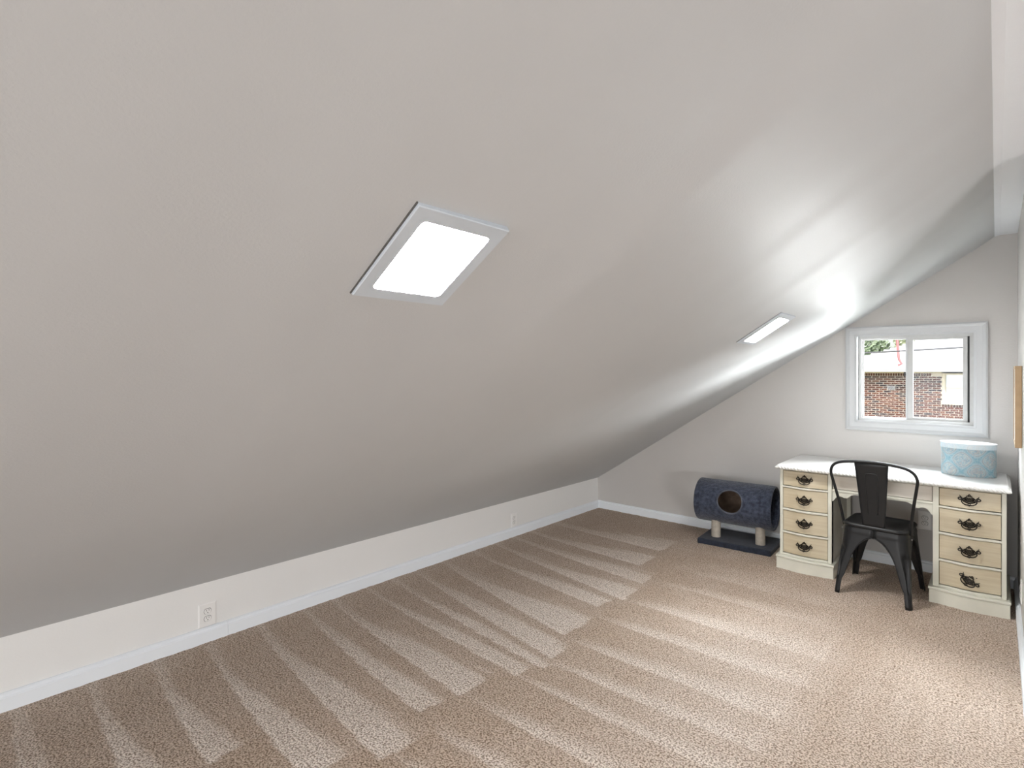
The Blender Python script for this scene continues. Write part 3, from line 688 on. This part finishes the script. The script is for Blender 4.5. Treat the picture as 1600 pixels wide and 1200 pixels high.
half = [(0.183, -0.100, 0.425), (0.187, -0.112, 0.47), (0.196, -0.135, 0.55), (0.212, -0.165, 0.65), (0.228, -0.193, 0.74), (0.233, -0.203, 0.775), (0.230, -0.210, 0.800), (0.219, -0.217, 0.824), (0.198, -0.224, 0.843), (0.165, -0.231, 0.857), (0.12, -0.237, 0.866), (0.06, -0.243, 0.873), (0.0, -0.245, 0.875)]
pts = half + [(-x, y, z) for x, y, z in half[::-1][1:]]
def catmull(P, k=4):
    out = []
    P = [Vector(p) for p in P]
    for i in range(len(P) - 1):
        p0, p1, p2, p3 = P[max(i - 1, 0)], P[i], P[i + 1], P[min(i + 2, len(P) - 1)]
        for j in range(k):
            t = j / k; out.append(0.5 * ((2 * p1) + (p2 - p0) * t + (2 * p0 - 5 * p1 + 4 * p2 - p3) * t * t + (3 * p1 - p0 - 3 * p2 + p3) * t ** 3))
    out.append(P[-1]); return out
MB().tube(catmull(pts), 0.0088, 12).build('back_frame', M_blackmetal, ch, smooth=True, angle=180)
# splat
rows = []; NS = 14; NW = 12
def splat_pt(t, u):
    z = 0.442 + (0.875 - 0.442) * t; hw = 0.060 + 0.033 * t; y = -0.172 - 0.072 * t ** 1.2
    return (hw * u, y + 0.010 * u * u * (0.4 + t * 0.6) - 0.000, z)
vs = [splat_pt(a / NS, 2 * b / NW - 1) for a in range(NS + 1) for b in range(NW + 1)]
fs = [(a * (NW + 1) + b, a * (NW + 1) + b + 1, (a + 1) * (NW + 1) + b + 1, (a + 1) * (NW + 1) + b) for a in range(NS) for b in range(NW)]
o = MB().add(vs, fs).build('splat', M_blackmetal, ch, smooth=True, angle=180)
s = o.modifiers.new('solid', 'SOLIDIFY'); s.thickness = 0.004; s.offset = 0
def on(t, u): p = splat_pt(t, u); return (p[0], p[1] - 0.0018, p[2])
u1 = [on(t, -0.40) for t in [0.22 + 0.56 * k / 8 for k in range(9)]]; top_ = [on(0.815, -0.34), on(0.825, -0.2), on(0.828, 0), on(0.825, 0.2), on(0.815, 0.34)]; u2 = [on(t, 0.40) for t in [0.78 - 0.56 * k / 8 for k in range(9)]]
MB().tube(u1 + top_ + u2, 0.0032, 6).build('pressed_rib', M_blackmetal, o, smooth=True, angle=180)
for sx in (-1, 1):
    MB().tube([(sx * 0.188, -0.108, 0.40), (sx * 0.192, -0.108, 0.40)], 0.005, 8).build('bolt', M_alu, ch)

# ------------------------------------------------------------------ cat tunnel
ct = empty('cat_tunnel', (-1.612, 4.676, 0), math.radians(3.5), label='navy carpeted cat tunnel on two beige posts beside the desk', cat='cat furniture')
def pile_box(x0, x1, y0, y1, z0, z1, n=26):
    m = MB().box(x0, x1, y0, y1, z0, z1); return m
o = pile_box(-0.285, 0.290, -0.20, 0.205, -0.006, 0.045).build('base', M_navyd, ct, bevel=0.014, segs=4)
for x in (-0.170, 0.182):
    pm = MB()
    k = 22; rad = 0.037
    for j in range(21):
        z = 0.042 + (0.175 - 0.042) * j / 20
        pass
    ring_ = lambda z, r: [(x + r * math.cos(2 * math.pi * i / k), -0.065 + r * math.sin(2 * math.pi * i / k), z) for i in range(k)]
    Ls = [ring_(0.043 + 0.0028 * j, rad + 0.0009 * (j % 2)) for j in range(56)]
    vs = [p for l in Ls for p in l]; fs = [(a * k + i, a * k + (i + 1) % k, (a + 1) * k + (i + 1) % k, (a + 1) * k + i) for a in range(len(Ls) - 1) for i in range(k)]
    pm.add(vs, fs + [tuple(range(k))[::-1], tuple((len(Ls) - 1) * k + i for i in range(k))]); pm.build('post', M_sisal, ct, smooth=True, angle=60)
def tunnel_surface(R, x0, x1, hole, nu=130, nt=220, noise=0.0, flip=False):
    """cylinder along x with a round hole on the -y side; hole = (xc, zc_angle, radius)"""
    xc, ta, hr = hole; vs = []; keep = []
    for i in range(nu + 1):
        x = x0 + (x1 - x0) * i / nu
        for j in range(nt):
            t = 2 * math.pi * j / nt          # angle from -y, positive upwards
            d = ((t - ta + math.pi) % (2 * math.pi)) - math.pi
            px, ps = x - xc, d * R; q = math.hypot(px, ps); du = abs(x1 - x0) / nu * 0.75
            X_, T_ = x, t
            inside = q < hr - du
            if not inside and q < hr + du:     # snap onto the rim
                f = hr / max(q, 1e-6); X_ = xc + px * f; T_ = ta + ps * f / R
            rr_ = R + noise * (random.random() - 0.5)
            vs.append((X_, -rr_ * math.cos(T_), rr_ * math.sin(T_))); keep.append(not inside)
    fs = []
    for i in range(nu):
        for j in range(nt):
            f = (i * nt + j, i * nt + (j + 1) % nt, (i + 1) * nt + (j + 1) % nt, (i + 1) * nt + j)
            if all(keep[k] for k in f): fs.append(f if not flip else f[::-1])
    used = sorted({k for f in fs for k in f}); mp = {k: n for n, k in enumerate(used)}
    return [vs[k] for k in used], [tuple(mp[k] for k in f) for f in fs]
TZ = 0.335; TX0, TX1 = -0.318, 0.275; HOLE = (-0.030, math.radians(14), 0.100)
v1, f1 = tunnel_surface(0.172, TX0, TX1, HOLE, noise=0.003)
def mkt(v, f, name, m, th, off, par):
    o = MB().add([(x, y, z + TZ) for x, y, z in v], f).build(name, m, par, smooth=True, angle=180, recalc=False)
    s = o.modifiers.new('solid', 'SOLIDIFY'); s.thickness = th; s.offset = off
    return o
tun = mkt(v1, f1, 'tunnel', M_navy, 0.012, 0, ct)
v2, f2 = tunnel_surface(0.160, TX0 + 0.004, TX1 - 0.12, HOLE, nu=70, nt=120)
mkt(v2, f2, 'lining', M_lining, 0.008, 0, tun)
def rim(R, pts_fn, n, r):
    return MB().tube([pts_fn(2 * math.pi * k / n) for k in range(n)], r, 8, closed=True)
rr1 = rim(0, lambda a: (HOLE[0] + HOLE[2] * math.cos(a), -0.172 * math.cos(HOLE[1] + HOLE[2] * math.sin(a) / 0.172), TZ + 0.172 * math.sin(HOLE[1] + HOLE[2] * math.sin(a) / 0.172)), 60, 0.0075)
M_rim = mat('worn_navy_rim', (0.13, 0.14, 0.17), 0.95, 1.0, 150, dark=(0.05, 0.055, 0.075), bdist=0.005)
rr1.build('hole_rim', M_rim, tun, smooth=True, angle=180)
for xx in (TX0, TX1):
    MB().tube([(xx, 0.168 * math.cos(2 * math.pi * k / 60), TZ + 0.168 * math.sin(2 * math.pi * k / 60)) for k in range(60)], 0.0085, 8, closed=True).build('end_rim', M_navy, tun, smooth=True, angle=180)

# ------------------------------------------------------------------ outside: lawn, neighbouring house, trees, wires
GZ = -2.7
struct(MB().box(-60, 60, YB + 0.3, 90, GZ - 0.2, GZ).build('ground', M_grass))
HY = 21.5
house = empty('neighbouring_house', (0, HY, GZ), label='red brick house with pale hipped roof seen through the window', cat='house')
HX0, HX1, ZT = -3.95, 9.0, 1.365
hz = lambda z: z - GZ
HWX0, HWX1, HWZ0, HWZ1 = -1.265, -0.25, 0.405, 1.42
m = hole_wall(HX0, HX1, 0, hz(1.50), 0.02, 7.5, HWX0, HWX1, hz(HWZ0), hz(HWZ1)); m.build('wall', M_mortar, house)
bp_ = 0.2135; cp = 0.0676; bl, bh = 0.195, 0.053
def brick_mesh(lx, lz, m_):
    q = MB(); q.add([(0.004, 0.0, 0.004), (lx - 0.004, 0, 0.004), (lx - 0.004, 0, lz - 0.004), (0.004, 0, lz - 0.004), (0, 0.012, 0), (lx, 0.012, 0), (lx, 0.012, lz), (0, 0.012, lz), (0, 0.03, 0), (lx, 0.03, 0), (lx, 0.03, lz), (0, 0.03, lz)],
        [(0, 1, 2, 3), (0, 4, 5, 1), (1, 5, 6, 2), (2, 6, 7, 3), (3, 7, 4, 0), (4, 8, 9, 5), (5, 9, 10, 6), (6, 10, 11, 7), (7, 11, 8, 4)])
    o = q.build('brick', m_, recalc=False); me = o.data; bpy.data.objects.remove(o); return me
BM = [brick_mesh(bl, bh, k) for k in M_brick]; HM = [brick_mesh(bh, 0.088, k) for k in M_brick]; HALF = [brick_mesh(0.09, bh, k) for k in M_brick]
rest = [MB() for _ in M_brick]; nb = 0
def put(me_list, x, z, lx, lz, depth):
    global nb
    c = random.choices([0, 1, 2, 3], [4, 4, 2.5, 1.5])[0]; dy = random.uniform(-0.003, 0.003)
    xm = x + lx / 2
    vis = ((-3.42 < xm < -2.12) or (-2.02 < xm < -0.72)) and z > -0.16 and z < ZT
    if vis and nb < 297:
        o = bpy.data.objects.new('brick', me_list[c]); link(o, house); o.location = (x, dy, hz(z)); nb += 1
    else:
        rest[c].box(x, x + lx, dy, dy + 0.03, hz(z), hz(z + lz))
# rowlock course at the top
x = HX0
while x < HX1 - 0.06:
    if not (HWX0 - 0.26 < x < HWX1 + 0.2): put(HM, x, ZT - 0.090, bh, 0.088, 0)
    x += 0.0676
# running bond
zc_ = ZT - 0.090 - cp; row = 0
while zc_ > GZ + 0.05:
    x = HX0 - (bp_ / 2 if row % 2 else 0)
    while x < HX1:
        a, b = max(x, HX0), min(x + bl, HX1)
        spans = [(a, b)]
        if zc_ + bh > HWZ0 - 0.09 and b > HWX0 and a < HWX1: spans = [(a, min(b, HWX0 - 0.005)), (max(a, HWX1 + 0.005), b)]
        for (p, q_) in spans:
            if q_ - p > 0.15: put(BM, p, zc_, bl, bh, 0) if abs((q_ - p) - bl) < 0.02 else rest[row % 4].box(p, q_, 0, 0.03, hz(zc_), hz(zc_ + bh))
            elif q_ - p > 0.02: rest[(row + 1) % 4].box(p, q_, 0, 0.03, hz(zc_), hz(zc_ + bh))
        x += bp_
    zc_ -= cp; row += 1
x = HWX0
while x < HWX1:
    put(HM, x, HWZ0 - 0.092, bh, 0.088, 0); x += 0.0676
for k, r_ in enumerate(rest):
    if r_.v: tag(r_.build('brickwork', M_brick[k], house, recalc=False), kind='stuff')
for xa in (HWX0 - 0.26 + 0.02,):
    pass
# neighbour's window
nw = ring(HWX0, HWX1, hz(HWZ0), hz(HWZ1), [(0, -0.02), (0, 0.10), (0.10, 0.10), (0.10, 0.03), (0.085, 0.0), (0.07, -0.02)]).build('window', M_soffit, house)
MB().box(HWX0 + 0.1, HWX1 - 0.1, 0.04, 0.07, hz(0.90), hz(0.93)).build('meeting_rail', M_soffit, nw)
MB().box(HWX0 + 0.1, HWX1 - 0.1, 0.055, 0.06, hz(0.93), hz(HWZ1 - 0.1)).build('pane', M_hpane, nw)
MB().box(HWX0 + 0.1, HWX1 - 0.1, 0.065, 0.07, hz(HWZ0 + 0.1), hz(0.90)).build('pane', M_hpane, nw)
MB().box(HWX0 - 0.03, HWX1 + 0.03, -0.04, 0.06, hz(HWZ0 - 0.005), hz(HWZ0 + 0.03)).build('sill', M_soffit, nw)
# wall vent
v_ = MB().box(-2.67, -2.47, -0.012, 0.02, hz(0.83), hz(0.95)).build('wall_vent', M_fascia, house)
for k in range(3): MB().box(-2.66, -2.48, -0.018, -0.010, hz(0.845 + 0.034 * k), hz(0.862 + 0.034 * k)).build('louvre', M_gap, v_)
# eaves and hipped roof
MB().box(HX0 - 0.35, HX1 + 0.35, -0.02, 0.02, hz(ZT), hz(ZT + 0.045)).build('frieze', M_soffit, house)
MB().box(HX0 - 0.35, HX1 + 0.35, -0.42, 7.9, hz(ZT + 0.045), hz(ZT + 0.065)).build('soffit', M_soffit, house)
MB().box(HX0 - 0.36, HX1 + 0.36, -0.44, -0.40, hz(ZT + 0.05), hz(ZT + 0.165)).build('fascia', M_fascia, house)
ex0, ex1, ey0, ey1, ez = HX0 - 0.40, HX1 + 0.40, -0.46, 7.96, hz(ZT + 0.165); pr_ = 0.40; hh = (ey1 - ey0) / 2
rv = [(ex0, ey0, ez), (ex1, ey0, ez), (ex1, ey1, ez), (ex0, ey1, ez), (ex0 + hh, ey0 + hh, ez + hh * pr_), (ex1 - hh, ey0 + hh, ez + hh * pr_)]
rv2 = [(a, b, c - 0.05) for a, b, c in rv[:4]]
rf = MB().add(rv + rv2, [(0, 1, 5, 4), (1, 2, 5), (2, 3, 4, 5), (3, 0, 4), (0, 6, 7, 1), (1, 7, 8, 2), (2, 8, 9, 3), (3, 9, 6, 0), (9, 8, 7, 6)]).build('roof', M_roof, house)
for k in range(1, 26):   # shingle courses as thin laps
    d = k * 0.16; z = ez + d * pr_
    MB().prism([(ey0 + d, z + 0.002), (ey0 + d + 0.165, z + 0.002 + 0.066), (ey0 + d + 0.165, z + 0.070), (ey0 + d, z + 0.014)], ex0 + d, ex1 - d, 'x').build('shingle_course', M_roof, rf)
# red service pipe bent over the eave
MB().tube([(-2.33, -0.52, hz(1.62)), (-2.235, -0.52, hz(1.665)), (-2.30, -0.52, hz(1.80)), (-2.315, -0.52, hz(1.92)), (-2.37, -0.52, hz(2.75))], [0.035, 0.035, 0.035, 0.038, 0.038], 10).build('vent_pipe', M_redpipe, house, smooth=True)
# overhead wires
def wire(name, a, b, sag, r, label):
    A, B = Vector(a), Vector(b)
    pts = [tuple(A.lerp(B, k / 20) + Vector((0, 0, -sag * 4 * (k / 20) * (1 - k / 20)))) for k in range(21)]
    o = MB().tube([(p[0] - a[0], p[1] - a[1], p[2] - a[2]) for p in pts], r, 6).build(name, M_wire, smooth=True); o.location = a
    return tag(o, label, 'wire')
wire('overhead_wire', (-9.0, 17.0, 1.75), (6.0, 17.0, 2.42), 0.12, 0.020, 'dark overhead wire crossing in front of the pale roof outside')
# trees beyond the roof, left pane
def tree(x, y, h, r, label, mi):
    t = empty('tree', (x, y, GZ), label=label, cat='tree', group='trees behind the brick house')
    MB().tube([(0, 0, -0.1), (0.1, 0.05, h * 0.3), (0, 0, h * 0.6)], [0.25, 0.2, 0.1], 10).build('trunk', M_bark, t, smooth=True)
    rng = random.Random(int(x * 10)); lf = MB()
    for _ in range(5200):
        while True:
            p = Vector((rng.uniform(-1, 1), rng.uniform(-1, 1), rng.uniform(-1, 1)))
            if 0.35 < p.length < 1: break
        c = Vector((p.x * r, p.y * r, h * 0.62 + p.z * h * 0.38)); d = Vector((rng.uniform(-1, 1), rng.uniform(-1, 1), rng.uniform(-.4, 1))).normalized(); u = d.orthogonal().normalized(); v = d.cross(u); s_ = rng.uniform(0.07, 0.15)
        lf.add([c - u * s_, c - v * s_ * .5, c + u * s_, c + v * s_ * .5], [(0, 1, 2, 3)])
    tag(lf.build('crown', M_leaf[mi], t, recalc=False), kind='stuff')
tree(-5.15, 33, 7.4, 1.2, 'dark green leafy tree behind the house, left edge of the left pane', 0)
tree(-2.70, 33, 7.6, 1.2, 'pale green leafy tree behind the house roof, right of the darker tree', 1)
